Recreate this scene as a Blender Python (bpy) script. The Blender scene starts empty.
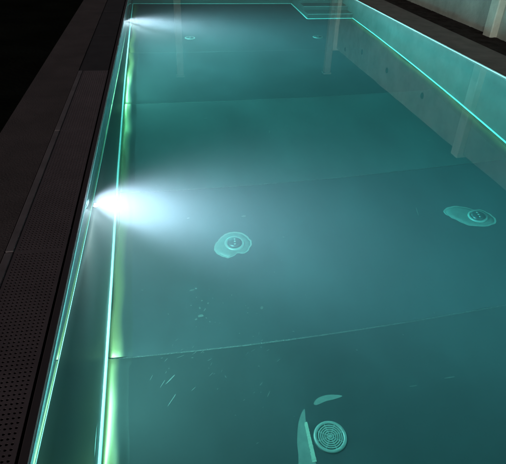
import bpy, math, random
from mathutils import Matrix, Vector, noise

# ------------------------------------------------------------------ camera, world, light
scene = bpy.context.scene
col = scene.collection
R = math.radians

cam_data = bpy.data.cameras.new('camera')
cam = bpy.data.objects.new('camera', cam_data)
col.objects.link(cam)
cam_data.sensor_fit = 'HORIZONTAL'
cam_data.sensor_width = 36.0
cam_data.lens = 36.0 * 502.8 / 506.0
cam_data.clip_start = 0.02
cam_data.clip_end = 2000.0
right = Vector((0.98562261, -0.16628516, 0.02995538))
up = Vector((0.06768673, 0.55103227, 0.8317343))
fwd = Vector((0.15481145, 0.81774854, -0.55436516))
m = Matrix((right, up, -fwd)).transposed().to_4x4()
m.translation = Vector((0, 0, 1.35))
cam.matrix_world = m
scene.camera = cam

world = bpy.data.worlds.new('World')
scene.world = world
world.use_nodes = True
wn = world.node_tree
sky = wn.nodes.new('ShaderNodeTexSky')
sky.sky_type = 'NISHITA'
sky.sun_disc = False
sky.sun_elevation = R(20.4)
sky.sun_rotation = R(212)
bg = wn.nodes['Background']
bg.inputs['Strength'].default_value = 0.010
tint = wn.nodes.new('ShaderNodeMix')          # town glow: the clear sky's blue greyed and warmed
tint.data_type = 'RGBA'
tint.blend_type = 'MULTIPLY'
tint.inputs[0].default_value = 1.0
for sk in tint.inputs:
    if sk.type == 'RGBA' and sk.name == 'B':
        sk.default_value = (1.25, .98, .86, 1)
    if sk.type == 'RGBA' and sk.name == 'A':
        wn.links.new(sky.outputs['Color'], sk)
wn.links.new([o for o in tint.outputs if o.type == 'RGBA'][0], bg.inputs['Color'])

sun_data = bpy.data.lights.new('moon', 'SUN')
sun_data.energy = 0.85
sun_data.angle = R(20)
sun_data.color = (1.0, 0.98, 0.92)
sun = bpy.data.objects.new('moon', sun_data)
col.objects.link(sun)
sun.rotation_euler = Vector((0.5, 0.8, -0.35)).to_track_quat('-Z', 'Y').to_euler()

scene.view_settings.view_transform = 'Standard'
scene.view_settings.look = 'None'
scene.view_settings.exposure = -0.22
scene.view_settings.gamma = 1.0
scene.view_settings.use_curve_mapping = False

scene.render.engine = 'CYCLES'
cy = scene.cycles
cy.use_denoising = True
cy.max_bounces = 10
cy.diffuse_bounces = 4
cy.glossy_bounces = 6
cy.transmission_bounces = 8
cy.volume_bounces = 1
cy.caustics_reflective = True
cy.caustics_refractive = True
cy.sample_clamp_indirect = 12.0
cy.blur_glossy = 0.4

# ------------------------------------------------------------------ measures (metres, water at z = 0)
XL, XR = -0.4455, 3.189
YN, YF = -0.10, 9.75
D = -1.4765
JOINTS = [YN, 0.554, 2.147, 3.740, 5.333, 6.926, 8.519, YF]
rnd = random.Random(7)

# ------------------------------------------------------------------ helpers
def mat(name, color=(.5, .5, .5), rough=.5, metal=0.0, bump=0.0, bscale=40.0, vary=0.0, vscale=3.0,
        aniso=0.0, spec=0.5, rvary=0.0, stretch=(1, 1, 1)):
    mt = bpy.data.materials.new(name)
    mt.use_nodes = True
    nt = mt.node_tree
    b = nt.nodes['Principled BSDF']
    b.inputs['Base Color'].default_value = (*color, 1)
    b.inputs['Roughness'].default_value = rough
    b.inputs['Metallic'].default_value = metal
    b.inputs['Specular IOR Level'].default_value = spec
    if aniso:
        b.inputs['Anisotropic'].default_value = aniso
    tc = nt.nodes.new('ShaderNodeTexCoord')
    mp = nt.nodes.new('ShaderNodeMapping')
    mp.inputs['Scale'].default_value = stretch
    nt.links.new(tc.outputs['Object'], mp.inputs['Vector'])
    if vary or rvary:
        n = nt.nodes.new('ShaderNodeTexNoise')
        n.inputs['Scale'].default_value = vscale
        n.inputs['Detail'].default_value = 6
        n.inputs['Roughness'].default_value = .62
        nt.links.new(mp.outputs[0], n.inputs['Vector'])
        if vary:
            mr = nt.nodes.new('ShaderNodeMapRange')
            mr.inputs['From Min'].default_value = .3
            mr.inputs['From Max'].default_value = .7
            mr.inputs['To Min'].default_value = 1 - vary
            mr.inputs['To Max'].default_value = 1 + vary
            nt.links.new(n.outputs[0], mr.inputs['Value'])
            mx = nt.nodes.new('ShaderNodeVectorMath')
            mx.operation = 'SCALE'
            mx.inputs[0].default_value = color
            nt.links.new(mr.outputs[0], mx.inputs['Scale'])
            nt.links.new(mx.outputs[0], b.inputs['Base Color'])
        if rvary:
            mr = nt.nodes.new('ShaderNodeMapRange')
            mr.inputs['From Min'].default_value = .3
            mr.inputs['From Max'].default_value = .7
            mr.inputs['To Min'].default_value = rough - rvary
            mr.inputs['To Max'].default_value = rough + rvary
            nt.links.new(n.outputs[0], mr.inputs['Value'])
            nt.links.new(mr.outputs[0], b.inputs['Roughness'])
    if bump:
        n2 = nt.nodes.new('ShaderNodeTexNoise')
        n2.inputs['Scale'].default_value = bscale
        n2.inputs['Detail'].default_value = 5
        bp = nt.nodes.new('ShaderNodeBump')
        bp.inputs['Strength'].default_value = bump
        bp.inputs['Distance'].default_value = .01
        nt.links.new(mp.outputs[0], n2.inputs['Vector'])
        nt.links.new(n2.outputs[0], bp.inputs['Height'])
        nt.links.new(bp.outputs[0], b.inputs['Normal'])
    return mt

M = {
    'floor_steel': mat('floor_steel', (.0205, .0215, .0245), .5, .15, spec=.05, vary=.22, vscale=1.5, rvary=.05, stretch=(1.6, .8, 1)),
    'floor_steel_mid': mat('floor_steel_mid', (.032, .033, .035), .5, .15, spec=.05, vary=.22, vscale=1.5, rvary=.05, stretch=(1.6, .8, 1)),
    'floor_steel_dull': mat('floor_steel_dull', (.0160, .0168, .0185), .5, .15, spec=.05, vary=.24, vscale=1.5, rvary=.05, stretch=(1.6, .8, 1)),
    'wall_steel': mat('wall_steel', (.044, .046, .045), .38, .06, spec=.06, vary=.22, vscale=1.5),
    'polished': mat('polished', (.5, .5, .49), .13, 1.0, spec=.05, vary=.1, vscale=6, rvary=.04),
    'bead_glint': mat('bead_glint', (.66, .66, .66), .35, .0, spec=.8),  # pale, non-metal: the highlight along the wall foot is put into the colour
    'nosing': mat('nosing', (.26, .265, .265), .4, .2),
    'lip_glint': mat('lip_glint', (.95, .95, .95), .3, .0, spec=.8),  # near white, so the lip's bright line is painted in
    'rim_top': mat('rim_top', (.10, .076, .082), .5, .3),
    'weld': mat('weld', (.06, .06, .06), .3, .8, vary=.3, vscale=60, bump=.8, bscale=120),
    'grate': mat('grate', (.17, .128, .138), .5, .2, vary=.15, vscale=5),
    'dark_cover': mat('dark_cover', (.062, .05, .053), .6, .1, vary=.2, vscale=6),
    'edging': mat('edging', (.22, .18, .19), .5, .1, vary=.2, vscale=8),
    'channel': mat('channel', (.02, .018, .018), .6, .2),
    'deck': mat('deck', (.098, .073, .075), .8, 0, vary=.22, vscale=3.5, bump=.4, bscale=90),
    'coping': mat('coping', (.18, .153, .142), .8, 0, vary=.25, vscale=4.5, bump=.4, bscale=90),
    'soil': mat('soil', (.045, .038, .036), .95, 0, spec=0, vary=.4, vscale=7, bump=1.0, bscale=40),
    'ground': mat('ground', (.010, .011, .009), .95, 0, spec=0, vary=.4, vscale=2, bump=1.0, bscale=30),
    'concrete': mat('concrete', (.40, .45, .395), .85, 0, vary=.3, vscale=2.6, bump=.5, bscale=45),
    'post': mat('post', (.70, .77, .66), .8, 0, vary=.14, vscale=5, bump=.4, bscale=45),
    'far_post': mat('far_post', (.42, .43, .40), .85, 0, vary=.14, vscale=5, bump=.4, bscale=45),
    'tie': mat('tie', (.15, .16, .14), .9),
    'bezel': mat('bezel', (.6, .6, .6), .25, 1.0),
    'inlet_cap': mat('inlet_cap', (.03, .033, .036), .4, .6),
    'white_plastic': mat('white_plastic', (.12, .125, .12), .35, .2),
    'grey_plastic': mat('grey_plastic', (.085, .09, .083), .45, 0, vary=.1, vscale=30),
    'drain_dark': mat('drain_dark', (.02, .025, .025), .7),
    'film': mat('film', (.050, .053, .050), .6, 0, vary=.18, vscale=25),
    'film_edge': mat('film_edge', (.085, .09, .083), .5, 0, vary=.1, vscale=30),
    'film_dull': mat('film_dull', (.042, .046, .041), .7, 0, vary=.3, vscale=18),
    'tape': mat('tape', (.125, .13, .10), .6, 0, vary=.15, vscale=40),
    'fleck': mat('fleck', (.028, .030, .028), .6, 0),
}

# corner strip: polished beside the wall, dulling into the floor finish through the 'dull' attribute
mt = M['polished']
nt = mt.node_tree
at = nt.nodes.new('ShaderNodeAttribute'); at.attribute_name = 'dull'
pb_ = nt.nodes['Principled BSDF']
def blend(sock, a, b):
    mr = nt.nodes.new('ShaderNodeMapRange')
    mr.inputs['To Min'].default_value = a
    mr.inputs['To Max'].default_value = b
    nt.links.new(at.outputs['Fac'], mr.inputs['Value'])
    nt.links.new(mr.outputs[0], sock)
    return mr
for l in list(pb_.inputs['Base Color'].links) + list(pb_.inputs['Roughness'].links):
    nt.links.remove(l)
blend(pb_.inputs['Roughness'], .15, .46)
blend(pb_.inputs['Metallic'], 1.0, .15)
cr = nt.nodes.new('ShaderNodeMix'); cr.data_type = 'RGBA'
csk = [i for i in cr.inputs if i.type == 'RGBA']
csk[0].default_value = (.33, .25, .10, 1)  # straw yellow paints in the warm hue of the lamp streak
csk[1].default_value = (.021, .022, .022, 1)
nt.links.new(at.outputs['Fac'], cr.inputs[0])
nt.links.new([o for o in cr.outputs if o.type == 'RGBA'][0], pb_.inputs['Base Color'])

def mesh(name, verts, faces, material, parent=None, smooth=False, loc=None):
    me = bpy.data.meshes.new(name)
    me.from_pydata([tuple(v) for v in verts], [], faces)
    me.validate()
    me.update()
    if smooth:
        me.polygons.foreach_set('use_smooth', [True] * len(me.polygons))
    me.materials.append(M[material] if isinstance(material, str) else material)
    o = bpy.data.objects.new(name, me)
    col.objects.link(o)
    if parent:
        o.parent = parent
    if loc:
        o.location = loc
    return o

def empty(name, loc=(0, 0, 0)):
    o = bpy.data.objects.new(name, None)
    o.empty_display_size = .1
    col.objects.link(o)
    o.location = loc
    return o

def tag(o, label=None, cat=None, group=None, kind=None):
    if label: o['label'] = label
    if cat: o['category'] = cat
    if group: o['group'] = group
    if kind: o['kind'] = kind
    return o

class MB:
    def __init__(s):
        s.v, s.f = [], []
    def add(s, v, f):
        n = len(s.v)
        s.v += [tuple(p) for p in v]
        s.f += [tuple(i + n for i in q) for q in f]
    def box(s, x0, x1, y0, y1, z0, z1, c=0.0):
        if c <= 0:
            v = [(x, y, z) for z in (z0, z1) for y in (y0, y1) for x in (x0, x1)]
            s.add(v, [(0, 2, 3, 1), (4, 5, 7, 6), (0, 1, 5, 4), (2, 6, 7, 3), (0, 4, 6, 2), (1, 3, 7, 5)])
        else:                                   # chamfered box
            v, f = [], []
            idx = {}
            for sx in (0, 1):
                for sy in (0, 1):
                    for sz in (0, 1):
                        X, Y, Z = (x0, x1)[sx], (y0, y1)[sy], (z0, z1)[sz]
                        dx, dy, dz = (c, -c)[sx], (c, -c)[sy], (c, -c)[sz]
                        for a, p in enumerate(((X, Y + dy, Z + dz), (X + dx, Y, Z + dz), (X + dx, Y + dy, Z))):
                            idx[sx, sy, sz, a] = len(v); v.append(p)
            for q in (0, 1):
                o4 = [(0, 0), (1, 0), (1, 1), (0, 1)]
                f.append([idx[q, a, b, 0] for a, b in o4][::1 if q else -1])
                f.append([idx[a, q, b, 1] for a, b in o4][::-1 if q else 1])
                f.append([idx[a, b, q, 2] for a, b in o4][::1 if q else -1])
            for a in (0, 1):
                for b in (0, 1):
                    f.append([idx[a, b, 0, 0], idx[a, b, 0, 1], idx[a, b, 1, 1], idx[a, b, 1, 0]])
                    f.append([idx[a, 0, b, 0], idx[a, 0, b, 2], idx[a, 1, b, 2], idx[a, 1, b, 0]])
                    f.append([idx[0, a, b, 1], idx[0, a, b, 2], idx[1, a, b, 2], idx[1, a, b, 1]])
                    for d in (0, 1):
                        f.append([idx[a, b, d, 0], idx[a, b, d, 1], idx[a, b, d, 2]])
            s.add(v, f)
    def lathe(s, prof, n=32, c=(0, 0, 0)):
        v = [(c[0] + r * math.cos(2 * math.pi * i / n), c[1] + r * math.sin(2 * math.pi * i / n), c[2] + z)
             for r, z in prof for i in range(n)]
        f = [(k * n + i, k * n + (i + 1) % n, (k + 1) * n + (i + 1) % n, (k + 1) * n + i)
             for k in range(len(prof) - 1) for i in range(n)]
        f.append(tuple((len(prof) - 1) * n + i for i in range(n)))
        s.add(v, f)
    def build(s, name, material, parent=None, smooth=False, loc=None):
        o = mesh(name, s.v, s.f, material, parent, smooth, loc)
        import bmesh
        bm = bmesh.new(); bm.from_mesh(o.data)
        bmesh.ops.recalc_face_normals(bm, faces=bm.faces)
        bm.to_mesh(o.data); bm.free()
        return o

def box(name, x0, x1, y0, y1, z0, z1, material, parent=None, c=0.0):
    b = MB(); b.box(x0, x1, y0, y1, z0, z1, c)
    return b.build(name, material, parent)

def sweep(name, prof, material, parent, closed=True):
    """profile of (outward offset, z) carried round the pool rectangle with mitred corners"""
    v, f = [], []
    n = len(prof)
    for cx, cyy, sx, sy in ((XL, YN, -1, -1), (XR, YN, 1, -1), (XR, YF, 1, 1), (XL, YF, -1, 1)):
        for o, z in prof:
            v.append((cx + sx * o, cyy + sy * o, z))
    for k in range(4):
        k2 = (k + 1) % 4
        for i in range(n if closed else n - 1):
            j = (i + 1) % n
            f.append((k * n + i, k2 * n + i, k2 * n + j, k * n + j))
    b = MB(); b.add(v, f)
    return b.build(name, material, parent)

# ------------------------------------------------------------------ ground and deck
def ring_sheet(name, outer, inner, z, material):
    X0, X1, Y0, Y1 = outer
    x0, x1, y0, y1 = inner
    v = [(X0, Y0, z), (X1, Y0, z), (X1, Y1, z), (X0, Y1, z), (x0, y0, z), (x1, y0, z), (x1, y1, z), (x0, y1, z)]
    return mesh(name, v, [(0, 1, 5, 4), (1, 2, 6, 5), (2, 3, 7, 6), (3, 0, 4, 7)], material)

g = ring_sheet('ground', (-600, 600, -600, 600), (-1.0, 3.6, -1.2, 10.6), -0.05, 'ground')
tag(g, kind='structure')

b = MB()
b.box(-1.08, -0.745, -1.6, 10.9, -.16, .012)
d = b.build('deck', 'deck'); tag(d, kind='structure')
b = MB()
b.box(XR + .032, 3.645, YN - .03, YF + .03, -.16, .008)
b.box(-.741, 3.645, YF + .034, 10.9, -.16, .008)
b.box(-.741, 3.645, -1.6, YN - .034, -.16, .008)
d2 = b.build('coping', 'coping'); tag(d2, kind='structure')

def lumpy(name, x0, x1, y0, y1, z, amp, nx, ny, material):
    v = [(x0 + (x1 - x0) * i / nx, y0 + (y1 - y0) * j / ny,
          z + amp * noise.fractal(Vector((i * .7, j * .7, 3.1)), .8, 2.1, 4)) for j in range(ny + 1) for i in range(nx + 1)]
    f = [(j * (nx + 1) + i, j * (nx + 1) + i + 1, (j + 1) * (nx + 1) + i + 1, (j + 1) * (nx + 1) + i) for j in range(ny) for i in range(nx)]
    return mesh(name, v, f, material, smooth=True)
s = lumpy('soil_strip', 3.60, 4.40, -4.2, 13.0, -.03, .006, 24, 420, 'soil')
tag(s, kind='structure')

# ------------------------------------------------------------------ the pool shell
pool = empty('swimming_pool', (0, 0, 0))
tag(pool, 'stainless steel swimming pool with glowing edges and welded sheets, lit at night', 'swimming pool')

def buckle(x, y, seed, amp):
    p = Vector((x * .9 + seed * 7.1, y * 1.1, seed * 3.3))
    q = Vector((x * 3.1 + seed, y * 2.6, seed * 1.7))
    return amp * noise.noise(p) + .35 * amp * noise.noise(q)

def floor_z(x, y):
    k = max(i for i in range(len(JOINTS) - 1) if JOINTS[i] <= max(y, YN + 1e-6))
    y0, y1 = JOINTS[k], JOINTS[k + 1]
    edge = max(0, min(y - y0, y1 - y))
    fade = min(1, edge / .12)
    z = D + buckle(x, y, k + 1, .0045) * (.25 + .75 * fade)
    return z - .0025 * max(0, 1 - edge / .02)

NX = 64
for k in range(len(JOINTS) - 1):
    y0, y1 = JOINTS[k], JOINTS[k + 1]
    ny = 26
    v, f = [], []
    # denser columns beside the walls, where the sheet curls up into the corner
    us = sorted(set([i / NX for i in range(NX + 1)] + [i * .0035 for i in range(9)] + [1 - i * .0035 for i in range(9)]))
    for j in range(ny + 1):
        t = j / ny
        y = y0 + .0015 + (y1 - y0 - .003) * t
        for u in us:
            x = XL + (XR - XL) * u
            z = floor_z(x, y)
            v.append((x, y, z))
    n = len(us)
    f = [(j * n + i, j * n + i + 1, (j + 1) * n + i + 1, (j + 1) * n + i) for j in range(ny) for i in range(n - 1)]
    mesh('floor_sheet', v, f, {1: 'floor_steel_dull', 3: 'floor_steel_mid'}.get(k, 'floor_steel'), pool, smooth=True)

# welds across the floor
for k, y in enumerate(JOINTS[1:-1]):
    b = MB()
    n = 260
    v = []
    for i in range(n + 1):
        x = XL + .03 + (XR - XL - .06) * i / n
        j1 = .0018 * noise.noise(Vector((x * 30, k * 5, 0)))
        hgt = .0022 + .0016 * noise.noise(Vector((x * 55, k * 9, 2)))
        wd = .006 + .002 * noise.noise(Vector((x * 23, k * 4, 7)))
        v += [(x, y - wd + j1, D - .004), (x, y + j1, D + hgt), (x, y + wd + j1, D - .004)]
    b.add(v, [(3 * i + a, 3 * i + 3 + a, 3 * i + 4 + a, 3 * i + 1 + a) for i in range(n) for a in (0, 1)])
    b.build('weld_seam', 'weld', pool, smooth=True)

# polished corner strips along the long walls, added and tilted to shape the lamp streak
for x, sg in ((XL, 1), (XR, -1)):
    for k in range(len(JOINTS) - 1):
        y0, y1 = JOINTS[k] + .004, JOINTS[k + 1] - .004
        ny, nx = 60, 20
        dull = []
        v = []
        for j in range(ny + 1):
            y = y0 + (y1 - y0) * j / ny
            w = .155 + .03 * noise.noise(Vector((y * 1.9, 5.5 * sg, k * .37)))
            tilt = .0062 + .0078 * noise.noise(Vector((y * 3.0, 2.2 * sg, k * .9 + 4)))
            for i in range(nx + 1):
                t = i / nx
                X = x + sg * (.006 + (w - .006) * t)
                v.append((X, y, floor_z(X, y) + .0012 * (1 - t) - .0004 * t + .016 * (1 - t) ** 6 + tilt * math.sin(t * math.pi) ** 2))
                dull.append(min(1, max(0, (t - .10) / .55 + .2 * noise.noise(Vector((X * 9, y * 2.2, k))) + .35 * noise.noise(Vector((y * 2.7, k * 1.9, 8.8))))) ** .6)
        n = nx + 1
        o = mesh('glint_strip', v, [(j * n + i, j * n + i + 1, (j + 1) * n + i + 1, (j + 1) * n + i)[::sg] for j in range(ny) for i in range(nx)], 'polished', pool, smooth=True)
        o.data.attributes.new('dull', 'FLOAT', 'POINT').data.foreach_set('value', dull)

# wall sheets
def wall_sheet(p0, p1, nrm, seed, amp):
    nu, nv = 24, 18
    v, f = [], []
    for j in range(nv + 1):
        z = D - .02 + (-D + .018) * j / nv
        fz = min(1, j / 2, (nv - j) / 2)
        for i in range(nu + 1):
            t = i / nu
            fe = min(1, i / 2, (nu - i) / 2)
            x = p0[0] + (p1[0] - p0[0]) * t
            y = p0[1] + (p1[1] - p0[1]) * t
            o = buckle(t * 1.6 + seed * 2.3, z * 1.4, seed, amp) * fz * fe
            v.append((x + nrm[0] * o, y + nrm[1] * o, z))
    f = [(j * (nu + 1) + i, j * (nu + 1) + i + 1, (j + 1) * (nu + 1) + i + 1, (j + 1) * (nu + 1) + i) for j in range(nv) for i in range(nu)]
    b = MB(); b.add(v, f)
    return mesh('wall_sheet', v, f, 'wall_steel', pool, smooth=True)

for k in range(len(JOINTS) - 1):
    a, c = JOINTS[k], JOINTS[k + 1]
    wall_sheet((XL, a), (XL, c), (1, 0), k + 11, .004)
    wall_sheet((XR, a), (XR, c), (-1, 0), k + 31, .004)
xs = [XL + (XR - XL) * i / 3 for i in range(4)]
for k in range(3):
    wall_sheet((xs[k] + .001, YF), (xs[k + 1] - .001, YF), (0, -1), k + 51, .003)
    wall_sheet((xs[k] + .001, YN), (xs[k + 1] - .001, YN), (0, 1), k + 61, .003)
# upright welds on the long walls
for x, sg in ((XL, 1), (XR, -1)):
    for y in JOINTS[1:-1] if sg < 0 else []:
        b = MB(); b.add([(x, y - .006, D + .03), (x + sg * .0012, y, D + .03), (x, y + .006, D + .03),
                         (x, y - .006, -.03), (x + sg * .0012, y, -.03), (x, y + .006, -.03)], [(0, 1, 4, 3), (1, 2, 5, 4)])
        b.build('weld_seam', 'wall_steel', pool)

# corner bead and overflow lip, coloured pale to draw the bright edge lines
sweep('corner_bead', [(.002, D + .010), (-.009, D + .012), (-.014, D + .018), (-.015, D + .023), (-.012, D + .029), (.002, D + .032)], 'bead_glint', pool)
sweep('rim', [(.031, -.05), (.031, .006), (.028, .008), (.007, .008), (.0055, .006), (.0055, -.05)], 'rim_top', pool)
sweep('overflow_lip', [(.005, -.04), (.005, .0065), (.003, .006), (.001, .002), (-.006, -.002), (-.0085, -.010), (-.006, -.019), (.001, -.022), (.001, -.04)], 'lip_glint', pool)

# gutter channel under the covers, left side
b = MB()
GX0, GX1 = -.742, -.478
b.box(GX0, GX1, -.09, YF, -.22, -.21)
b.box(GX0 - .002, GX0 + .004, -.09, YF, -.21, -.02)
gt = b.build('gutter_channel', 'channel', pool)

# steps in the far corner
stair = MB()
SX = 2.415
tops = [-1.18, -.885, -.59, -.295]
ys = [8.575, 8.87, 9.165, 9.46]
body = None
for i, (zt, y0) in enumerate(zip(tops, ys)):
    st = box('step', SX + .002 * i, XR - .004, y0, YF - .004, (D + .012 if i == 0 else tops[i - 1] + .001), zt, 'wall_steel', pool)
    nb = MB(); nb.box(SX + .002 * i - .006, XR - .006, y0 - .008, y0 + .022, zt + .0005, zt + .010, .003)
    nb.build('step_nosing', 'nosing', st)
box('foot_bead', SX - .014, XR - .02, 8.555, 8.574, D + .004, D + .03, 'bead_glint', pool, .004)
box('foot_bead', SX - .022, SX - .001, 8.575, YF - .02, D + .004, D + .03, 'bead_glint', pool, .004)

# ------------------------------------------------------------------ water
wm = bpy.data.materials.new('water')
wm.use_nodes = True
nt = wm.node_tree
nt.nodes.remove(nt.nodes['Principled BSDF'])
out = nt.nodes['Material Output']
gl = nt.nodes.new('ShaderNodeBsdfGlass')
gl.inputs['IOR'].default_value = 1.333
gl.inputs['Roughness'].default_value = 0.0
nt.links.new(gl.outputs[0], out.inputs['Surface'])
va = nt.nodes.new('ShaderNodeVolumeAbsorption')
va.inputs['Color'].default_value = (.0, .945, .885, 1)
va.inputs['Density'].default_value = .46
vs = nt.nodes.new('ShaderNodeVolumeScatter')
vs.inputs['Color'].default_value = (.72, .90, 1, 1)
vs.inputs['Density'].default_value = .055
vs.inputs['Anisotropy'].default_value = .68
ad = nt.nodes.new('ShaderNodeAddShader')
nt.links.new(va.outputs[0], ad.inputs[0])
nt.links.new(vs.outputs[0], ad.inputs[1])
nt.links.new(ad.outputs[0], out.inputs['Volume'])
b = MB()
nxw, nyw = 60, 160
x0, x1, y0, y1 = XL - .0035, XR + .0035, YN - .0035, YF + .0035
def ripple(x, y):
    return .0006 * noise.noise(Vector((x * 1.3, y * 1.1, .5))) + .00012 * noise.noise(Vector((x * 7, y * 6, 2.5)))
v = [(x0 + (x1 - x0) * i / nxw, y0 + (y1 - y0) * j / nyw, ripple(i / nxw * 3.6, j / nyw * 9.8)) for j in range(nyw + 1) for i in range(nxw + 1)]
f = [(j * (nxw + 1) + i, j * (nxw + 1) + i + 1, (j + 1) * (nxw + 1) + i + 1, (j + 1) * (nxw + 1) + i) for j in range(nyw) for i in range(nxw)]
zb = D - .06
base = len(v)
top_loop = [i for i in range(nxw + 1)] + [j * (nxw + 1) + nxw for j in range(1, nyw + 1)] + \
           [nyw * (nxw + 1) + i for i in range(nxw - 1, -1, -1)] + [j * (nxw + 1) for j in range(nyw - 1, 0, -1)]
v += [(v[i][0], v[i][1], zb) for i in top_loop]
L = len(top_loop)
f += [(base + k, base + (k + 1) % L, top_loop[(k + 1) % L], top_loop[k]) for k in range(L)]
f.append(tuple(base + k for k in range(L))[::-1])
water = mesh('water', v, f, wm, smooth=False)
water.data.polygons.foreach_set('use_smooth', [i < nxw * nyw for i in range(len(f))])
tag(water, kind='structure')
water.cycles.is_caustics_caster = True

# ------------------------------------------------------------------ pool lights
em = bpy.data.materials.new('lamp_lens')
em.use_nodes = True
e = em.node_tree.nodes['Principled BSDF']
e.inputs['Base Color'].default_value = (.8, .8, .8, 1)
e.inputs['Emission Color'].default_value = (.93, 1, .98, 1)
e.inputs['Emission Strength'].default_value = 60.0

def pool_light(y, z, label, flood, beam, right=False, aim=(.55, -.05, -1), spread=180):
    t = empty('pool_light', (XR - .012 if right else XL + .012, y, z))
    if right:
        t.rotation_euler = (0, 0, math.pi)
    tag(t, label, 'pool light', 'lamps in the pool walls')
    b = MB(); b.lathe([(.064, -.012), (.062, 0), (.061, .004), (.056, .007), (.046, .007), (.044, .004)], 40)
    o = b.build('bezel', 'bezel', t, True); o.rotation_euler = (0, R(90), 0); o.location = (.004, 0, 0)
    b = MB(); b.lathe([(.043, .003), (.032, .0055), (.018, .007), (.004, .0075)], 32)
    o = b.build('lens', em, t, True); o.rotation_euler = (0, R(90), 0); o.location = (.004, 0, 0)
    for a in range(3):
        b = MB(); b.lathe([(.005, .0), (.005, .003), (.003, .004)], 10)
        o = b.build('screw', 'bezel', t); o.rotation_euler = (0, R(90), 0)
        o.location = (.009, .052 * math.cos(a * 2.094 + .5), .052 * math.sin(a * 2.094 + .5))
    ld = bpy.data.lights.new('lamp_flood', 'AREA')
    ld.shape = 'DISK'
    ld.size = .05
    ld.energy = flood
    ld.spread = R(spread)
    ld.color = (1.0, 1.0, 1.02)
    lo = bpy.data.objects.new('lamp_flood', ld)
    lo.location = (.022, 0, 0)
    lo.rotation_euler = Vector(aim).to_track_quat('-Z', 'Y').to_euler()
    ld.cycles.is_caustics_light = True
    lb = bpy.data.lights.new('lamp_beam', 'SPOT')
    lb.energy = beam
    lb.spot_size = R(132)
    lb.spot_blend = 1.0
    lb.shadow_soft_size = .012
    lb.color = (.94, .97, 1.13)
    bo = bpy.data.objects.new('lamp_beam', lb)
    bo.location = (.034, 0, 0)
    bo.rotation_euler = Vector((1, .02, .55)).to_track_quat('-Z', 'Y').to_euler()
    for q in (lo, bo):
        col.objects.link(q)
        q.parent = t
    return t
pool_light(2.41, -.085, 'nearer of the two lit lamps in the left pool wall, with the large white glow', 195, 5400, aim=(1, .05, -.95))
pool_light(7.0, -.085, 'farther, smaller lit lamp in the left pool wall near the top of the photo', 520, 5600, aim=(1, -.05, -.3))

pool_light(.40, -.30, 'added unseen lamp in the right pool wall, lighting the left edge lines', 95, 60, True, aim=(.55, -1, -.25))  # out of view; added to brighten the left edges and right floor

# ------------------------------------------------------------------ gutter covers
def perforated(nx, ny, px, py, r, th, border):
    """a sheet with nx x ny round holes as real openings"""
    v, f = [], []
    W, H = nx * px, ny * py
    for j in range(ny):
        for i in range(nx):
            cx, cyy = -W / 2 + (i + .5) * px, -H / 2 + (j + .5) * py
            n = len(v)
            for a in range(8):
                ang = a * math.pi / 4
                c_, s_ = math.cos(ang), math.sin(ang)
                k = 1 / max(abs(c_), abs(s_))
                v.append((cx + c_ * k * px / 2, cyy + s_ * k * py / 2, th))
            for z in (th, 0):
                for a in range(8):
                    ang = a * math.pi / 4
                    v.append((cx + r * math.cos(ang), cyy + r * math.sin(ang), z))
            for a in range(8):
                a2 = (a + 1) % 8
                f.append((n + a, n + a2, n + 8 + a2, n + 8 + a))
                f.append((n + 8 + a, n + 8 + a2, n + 16 + a2, n + 16 + a))
    # border frame
    n = len(v)
    X, Y = W / 2, H / 2
    for z, e in ((th, 0), (th, border), (0, border)):
        for sx, sy in ((-1, -1), (1, -1), (1, 1), (-1, 1)):
            v.append((sx * (X + e), sy * (Y + e), z))
    for k in range(2):
        for a in range(4):
            a2 = (a + 1) % 4
            f.append((n + 4 * k + a, n + 4 * k + 4 + a, n + 4 * k + 4 + a2, n + 4 * k + a2))
    return v, f
G0, SG = 1.945, 1.392
pv, pf = perforated(12, 76, .0165, .01804, .0047, .004, .010)
pme = None
labels = {-1: 'perforated steel gutter cover nearest the camera, at the bottom left corner',
          0: 'perforated steel gutter cover beside the big glowing lamp on the left',
          1: 'perforated steel gutter cover just before the dark plain covers'}
for k in range(-1, 6):
    y0, y1 = G0 + k * SG, min(G0 + (k + 1) * SG, YF)
    yc = (y0 + y1) / 2
    if k <= 1:
        t = empty('gutter_cover', (-.594, yc, 0))
        tag(t, labels[k], 'gutter cover', 'covers over the overflow gutter')
        if pme is None:
            o = mesh('perforated_sheet', pv, pf, 'grate', t)
            pme = o.data
        else:
            o = bpy.data.objects.new('perforated_sheet', pme); col.objects.link(o); o.parent = t
        o.location = (0, 0, .006)
        eb = MB(); eb.box(-.148, -.112, -SG / 2 + .004, SG / 2 - .004, -.012, .014, .003)
        eb.build('edge_profile', 'edging', t)
        eb = MB(); eb.box(-.112, .104, -SG / 2 + .003, -SG / 2 + .009, -.015, .004); eb.build('cross_bar', 'grate', t)
        eb = MB(); eb.box(-.112, .104, SG / 2 - .009, SG / 2 - .003, -.015, .004); eb.build('cross_bar', 'grate', t)
    else:
        c = MB(); c.box(-.742, -.488, y0 + .003, y1 - .003, -.012, .007, .002)
        o = c.build('gutter_cover', 'dark_cover')
        tag(o, ['dark plain gutter cover next after the perforated ones', 'dark plain gutter cover beside the farther lamp',
                'dark plain gutter cover just past the farther lamp', 'dark plain gutter cover at the far end of the left edge'][k - 2],
            'gutter cover', 'covers over the overflow gutter')

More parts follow.
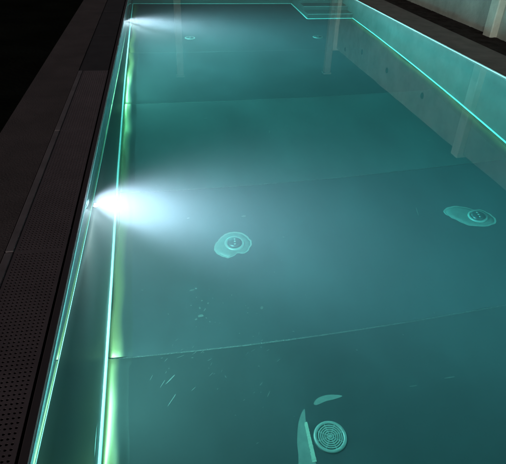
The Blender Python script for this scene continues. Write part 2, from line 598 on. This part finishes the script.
# ------------------------------------------------------------------ concrete fence on the right
fence = empty('concrete_fence', (4.16, 6.1, 0))
tag(fence, 'grey concrete boundary wall with pale posts behind the right pool edge', 'fence')
def rel(o):
    o.location = (-4.16, -6.1, 0)
    return o
posts_y = [-5.9, .1, 6.1, 12.1]
for i in range(3):
    a, c = posts_y[i] + .09, posts_y[i + 1] - .09
    nu, nv = 60, 16
    v = []
    for j in range(nv + 1):
        for q in range(nu + 1):
            y, z = a + (c - a) * q / nu, -.12 + 1.76 * j / nv
            v.append((4.16 + .004 * noise.noise(Vector((y * 1.3, z * 2, i))), y, z))
    n = len(v)
    v += [(4.28, a, -.12), (4.28, c, -.12), (4.28, a, 1.64), (4.28, c, 1.64)]
    f = [(j * (nu + 1) + q, (j + 1) * (nu + 1) + q, (j + 1) * (nu + 1) + q + 1, j * (nu + 1) + q + 1) for j in range(nv) for q in range(nu)]
    f += [tuple([nv * (nu + 1) + q for q in range(nu + 1)] + [n + 3, n + 2]), (n, n + 2, n + 3, n + 1),
          tuple([j * (nu + 1) for j in range(nv + 1)] + [n + 2, n]), tuple([j * (nu + 1) + nu for j in range(nv + 1)] + [n + 3, n + 1])]
    pb = MB(); pb.add(v, f)
    p = rel(pb.build('panel', 'concrete', fence))
    p.cycles.is_caustics_receiver = True
    for (y, z) in ((7.51, 1.28), (10.37, 1.30), (9.0, 1.29), (11.4, 1.50), (3.0, 1.3), (4.6, 1.28)):
        if a < y < c:
            tb = MB(); tb.lathe([(.055, -.002), (.05, .0065), (.035, .006), (.03, .002)], 18)
            o = tb.build('tie_plug', 'tie', p, True); o.rotation_euler = (0, R(-90), 0); o.location = (4.16, y, z)
for y in posts_y:
    pb = MB(); pb.box(4.07, 4.30, y - .088, y + .088, -.12, 1.69, .012)
    o = rel(pb.build('post', 'post', fence)); o.cycles.is_caustics_receiver = True
# two tall posts past the far end, seen mirrored in the water
for x, lab in ((.42, 'tall pale post past the far end, mirrored as a faint stripe left of centre'),
               (4.13, 'tall pale post past the far end, mirrored beside the corner steps')):
    pb = MB(); pb.box(x - .08, x + .08, 12.4, 12.56, -.1, 2.32, .012); pb.box(x - .10, x + .10, 12.38, 12.58, 2.321, 2.36, .008)
    o = pb.build('concrete_post', 'far_post'); o.cycles.is_caustics_receiver = True
    tag(o, lab, 'post', 'tall posts past the far end')

# ------------------------------------------------------------------ fittings on the pool floor
def blob(cx, cyy, pts, n=72, rough=.06, seed=0):
    """closed smooth outline through polar points, as (x, y) list"""
    outl = []
    for i in range(n):
        t = i / n * len(pts)
        k = int(t); u = t - k
        q = [pts[(k + d) % len(pts)] for d in (-1, 0, 1, 2)]
        x, y = (.5 * (2 * q[1][e] + (q[2][e] - q[0][e]) * u + (2 * q[0][e] - 5 * q[1][e] + 4 * q[2][e] - q[3][e]) * u * u
                      + (3 * q[1][e] - q[0][e] - 3 * q[2][e] + q[3][e]) * u ** 3) for e in (0, 1))
        w = 1 + rough * noise.noise(Vector((x * 30 + seed, y * 30, seed)))
        outl.append((cx + x * w, cyy + y * w))
    return outl
def patch(name, outl, material, edge=None, label=None, cat=None, group=None, th=.0012, ew=.10):
    cx = sum(p[0] for p in outl) / len(outl); cyy = sum(p[1] for p in outl) / len(outl)
    n = len(outl)
    def ring(s, zz):
        r = []
        for p in outl:
            x, y = cx + (p[0] - cx) * s, cyy + (p[1] - cyy) * s
            r.append((x - cx, y - cyy, floor_z(x, y) - D + zz))
        return r
    v = ring(1, -.003) + ring(1, th) + ring(.66, th) + ring(.33, th) + [(0, 0, floor_z(cx, cyy) - D + th)]
    f = [(k * n + i, k * n + (i + 1) % n, (k + 1) * n + (i + 1) % n, (k + 1) * n + i) for k in range(3) for i in range(n)]
    f += [(3 * n + i, 3 * n + (i + 1) % n, 4 * n) for i in range(n)]
    if edge:
        t = empty(name, (cx, cyy, D))
        mesh('sheet', v, f, material, t, True)
        v2 = ring(1.015, -.001) + ring(1.0, th + .0012) + ring(1 - ew, th + .0010) + ring(1 - ew - .02, th - .0005)
        mesh('rim', v2, [(k * n + i, k * n + (i + 1) % n, (k + 1) * n + (i + 1) % n, (k + 1) * n + i) for k in range(3) for i in range(n)], edge, t)
    else:
        t = mesh(name, v, f, material, loc=(cx, cyy, D))
    if label: tag(t, label, cat, group)
    return t

def inlet(x, y, label, r=.068):
    t = empty('floor_inlet', (x, y, floor_z(x, y) + .001))
    tag(t, label, 'pool inlet', 'round inlets on the pool floor')
    b = MB(); b.lathe([(r * 1.12, -.008), (r * 1.12, .006), (r * 1.04, .012), (r * .86, .013), (r * .82, .009)], 36); b.build('flange', 'white_plastic', t, True)
    b = MB(); b.lathe([(r * .80, .006), (r * .78, .020), (r * .6, .027), (r * .25, .030), (.002, .0305)], 36); b.build('cap', 'inlet_cap', t, True)
    for a in range(3):
        sb = MB(); sb.lathe([(.008, 0), (.008, .004), (.005, .006)], 14)
        o = sb.build('screw', 'white_plastic', t, True)
        o.location = (.002 * a, (a - 1) * .026, .0275 + (.003 if a == 1 else 0))
    return t
inlet(.440, 3.045, 'round floor inlet with dark cap in the middle of the pool, nearest the big lamp')
inlet(2.372, 3.02, 'round floor inlet with dark cap at the right side of the pool')
inlet(.413, 7.57, 'small distant floor inlet on the left, below the farther lamp beam')
inlet(2.292, 7.505, 'small distant floor inlet on the right, in front of the corner steps')
o1 = blob(.437, 3.045, [(.13, .0), (.115, .055), (.06, .115), (-.03, .125), (-.10, .07), (-.15, -.01), (-.14, -.085), (-.075, -.14), (-.015, -.125), (.01, -.105), (.06, -.11), (.11, -.06)], seed=3)
patch('residue_patch', o1, 'film', 'film_edge', 'pale rounded residue patch around the inlet in the middle of the pool', 'patch', 'residue patches on the pool floor', ew=.07)
o2 = blob(2.36, 3.02, [(.13, -.05), (.115, .015), (.07, .075), (.02, .085), (-.02, .12), (-.10, .16), (-.20, .135), (-.215, .07), (-.165, -.005), (-.115, -.075), (-.02, -.115), (.07, -.115), (.11, -.10)], seed=9)
patch('residue_patch', o2, 'film', 'film_edge', 'pale pointed residue patch around the inlet at the right side', 'patch', 'residue patches on the pool floor', ew=.06)

# main drain
dr = empty('main_drain', (.737, 1.502, floor_z(.737, 1.502) + .001))
tag(dr, 'round pale drain grille with ringed slots on the pool floor at the bottom', 'drain')
b = MB(); b.lathe([(.088, -.010), (.088, .006), (.084, .010), (.071, .010), (.069, .006), (.069, -.002)], 48); b.build('flange', 'grey_plastic', dr, True)
b = MB(); b.lathe([(.070, -.003), (.001, -.003)], 32); b.build('sump', 'drain_dark', dr)
for r0 in (.0615, .0505, .0395, .0285, .0165):
    n = 44
    prof = [(r0 - .0034, .002), (r0 - .0034, .009), (r0 + .0034, .009), (r0 + .0034, .002)]
    v = [(r * math.cos(2 * math.pi * i / n), r * math.sin(2 * math.pi * i / n), z) for r, z in prof for i in range(n)]
    f = [(k * n + i, k * n + (i + 1) % n, ((k + 1) % 4) * n + (i + 1) % n, ((k + 1) % 4) * n + i) for k in range(4) for i in range(n)]
    rb = MB(); rb.add(v, f); rb.build('grille_ring', 'grey_plastic', dr)
b = MB(); b.lathe([(.010, .001), (.010, .010), (.007, .011), (.001, .011)], 18); b.build('hub', 'grey_plastic', dr)
for a in range(8):
    sb = MB(); sb.box(.008, .070, -.0025, .0025, .0015, .0082)
    o = sb.build('spoke', 'grey_plastic', dr); o.rotation_euler = (0, 0, a * math.pi / 4 + .2)

# tape strip and leftover film beside the drain
tp = MB()
n = 26
A, B = Vector((.630, 1.605, 0)), Vector((.622, 1.388, 0))
v = []
for i in range(n + 1):
    t = i / n
    c = A.lerp(B, t)
    w = .0085 + .003 * t + .002 * noise.noise(Vector((i * .9, 0, 4)))
    zz = .001 + .003 * abs(noise.noise(Vector((i * .4, 3, 1))))
    zz += floor_z(c.x, c.y) - D
    v += [(c.x - w, c.y, -.004), (c.x - w, c.y, zz), (c.x + w, c.y, zz + .001), (c.x + w, c.y, -.004)]
f = [(4 * i + a, 4 * i + 4 + a, 4 * i + 5 + a, 4 * i + 1 + a) for i in range(n) for a in range(3)] + [(0, 1, 2, 3), (4 * n, 4 * n + 3, 4 * n + 2, 4 * n + 1)]
tp.add(v, f)
o = tp.build('tape_strip', 'tape'); o.location = (0, 0, D)
tag(o, 'narrow pale strip of tape lying left of the drain grille', 'tape')
tri = blob(.585, 1.50, [(.057, .18), (.045, .10), (.038, .0), (.035, -.16), (-.05, -.17), (-.035, -.06), (-.022, .02), (.012, .12)], rough=.03, seed=5)
patch('film_remnant', tri, 'film_dull', None, 'dull triangular film remnant left of the tape by the drain', 'film', 'film scraps by the drain')
p3 = blob(.775, 1.715, [(.095, .008), (.03, .026), (-.03, .022), (-.075, -.008), (-.06, -.022), (0, -.008), (.05, -.005)], rough=.05, seed=6)
patch('film_remnant', p3, 'film_dull', None, 'small curved film remnant above the drain grille', 'film', 'film scraps by the drain')

# flecks, scratches and streaks scattered over the floor
fb = MB()
def fleck(x, y, a, l, w):
    ca, sa = math.cos(a), math.sin(a)
    p = []
    for i in range(7):
        t = i / 7 * 2 * math.pi
        rr = .75 + .5 * rnd.random()
        u, q = l * rr * math.cos(t), w * rr * math.sin(t)
        p.append((x + u * ca - q * sa, y + u * sa + q * ca))
    n = len(p)
    zf = floor_z(x, y)
    fb.add([(q[0], q[1], zf - .004) for q in p] + [(q[0], q[1], zf + .0012) for q in p],
           [tuple(range(n, 2 * n))] + [(i, (i + 1) % n, n + (i + 1) % n, n + i) for i in range(n)])
for (x, y, a, l, w) in ((.093, 2.63, .1, .02, .005), (.12, 2.64, .2, .008, .006), (.135, 2.405, .3, .018, .010), (.10, 2.38, .5, .010, .006), (.536, 2.417, 1.0, .014, .010),
                        (1.511, 1.72, -.05, .036, .004), (1.284, 1.709, -.05, .022, .003), (-.074, 1.84, .95, .045, .003), (-.12, 1.95, 1.0, .03, .002), (1.937, 3.18, 1.35, .05, .003), (.556, 3.345, 0, .018, .008), (.116, 3.372, .3, .012, .006),
                        (.40, 4.95, .2, .02, .006), (1.0, 4.6, 1.3, .03, .004), (2.5, 4.2, .4, .03, .003)):
    fleck(x, y, a, l, w)
for i in range(24):                      # scuffs left beside the weld by the fitters
    fleck(rnd.gauss(.12, .26), 2.147 + rnd.gauss(-.02, .07), rnd.uniform(.3, 1.3), rnd.uniform(.006, .022), rnd.uniform(.0008, .002))
for i in range(9):
    fleck(rnd.gauss(.12, .06), rnd.gauss(2.52, .10), rnd.uniform(0, 3.1), rnd.uniform(.004, .012), rnd.uniform(.003, .006))
for i in range(4):
    fleck(rnd.uniform(-.15, .5), rnd.uniform(1.75, 2.0), rnd.uniform(.7, 1.2), rnd.uniform(.015, .045), rnd.uniform(.0015, .004))
for i in range(45):
    fleck(rnd.gauss(.35, .35), rnd.gauss(2.2, .35), rnd.uniform(0, 3.14), rnd.uniform(.002, .007), rnd.uniform(.001, .003))
for i in range(26):
    fleck(rnd.uniform(XL + .2, XR - .2), rnd.uniform(1.2, 9.0), rnd.uniform(0, 3.14), rnd.uniform(.003, .010), rnd.uniform(.001, .003))
o = fb.build('sediment', 'fleck')
tag(o, 'pale flecks and scratches of sediment scattered over the pool floor', 'sediment', kind='stuff')
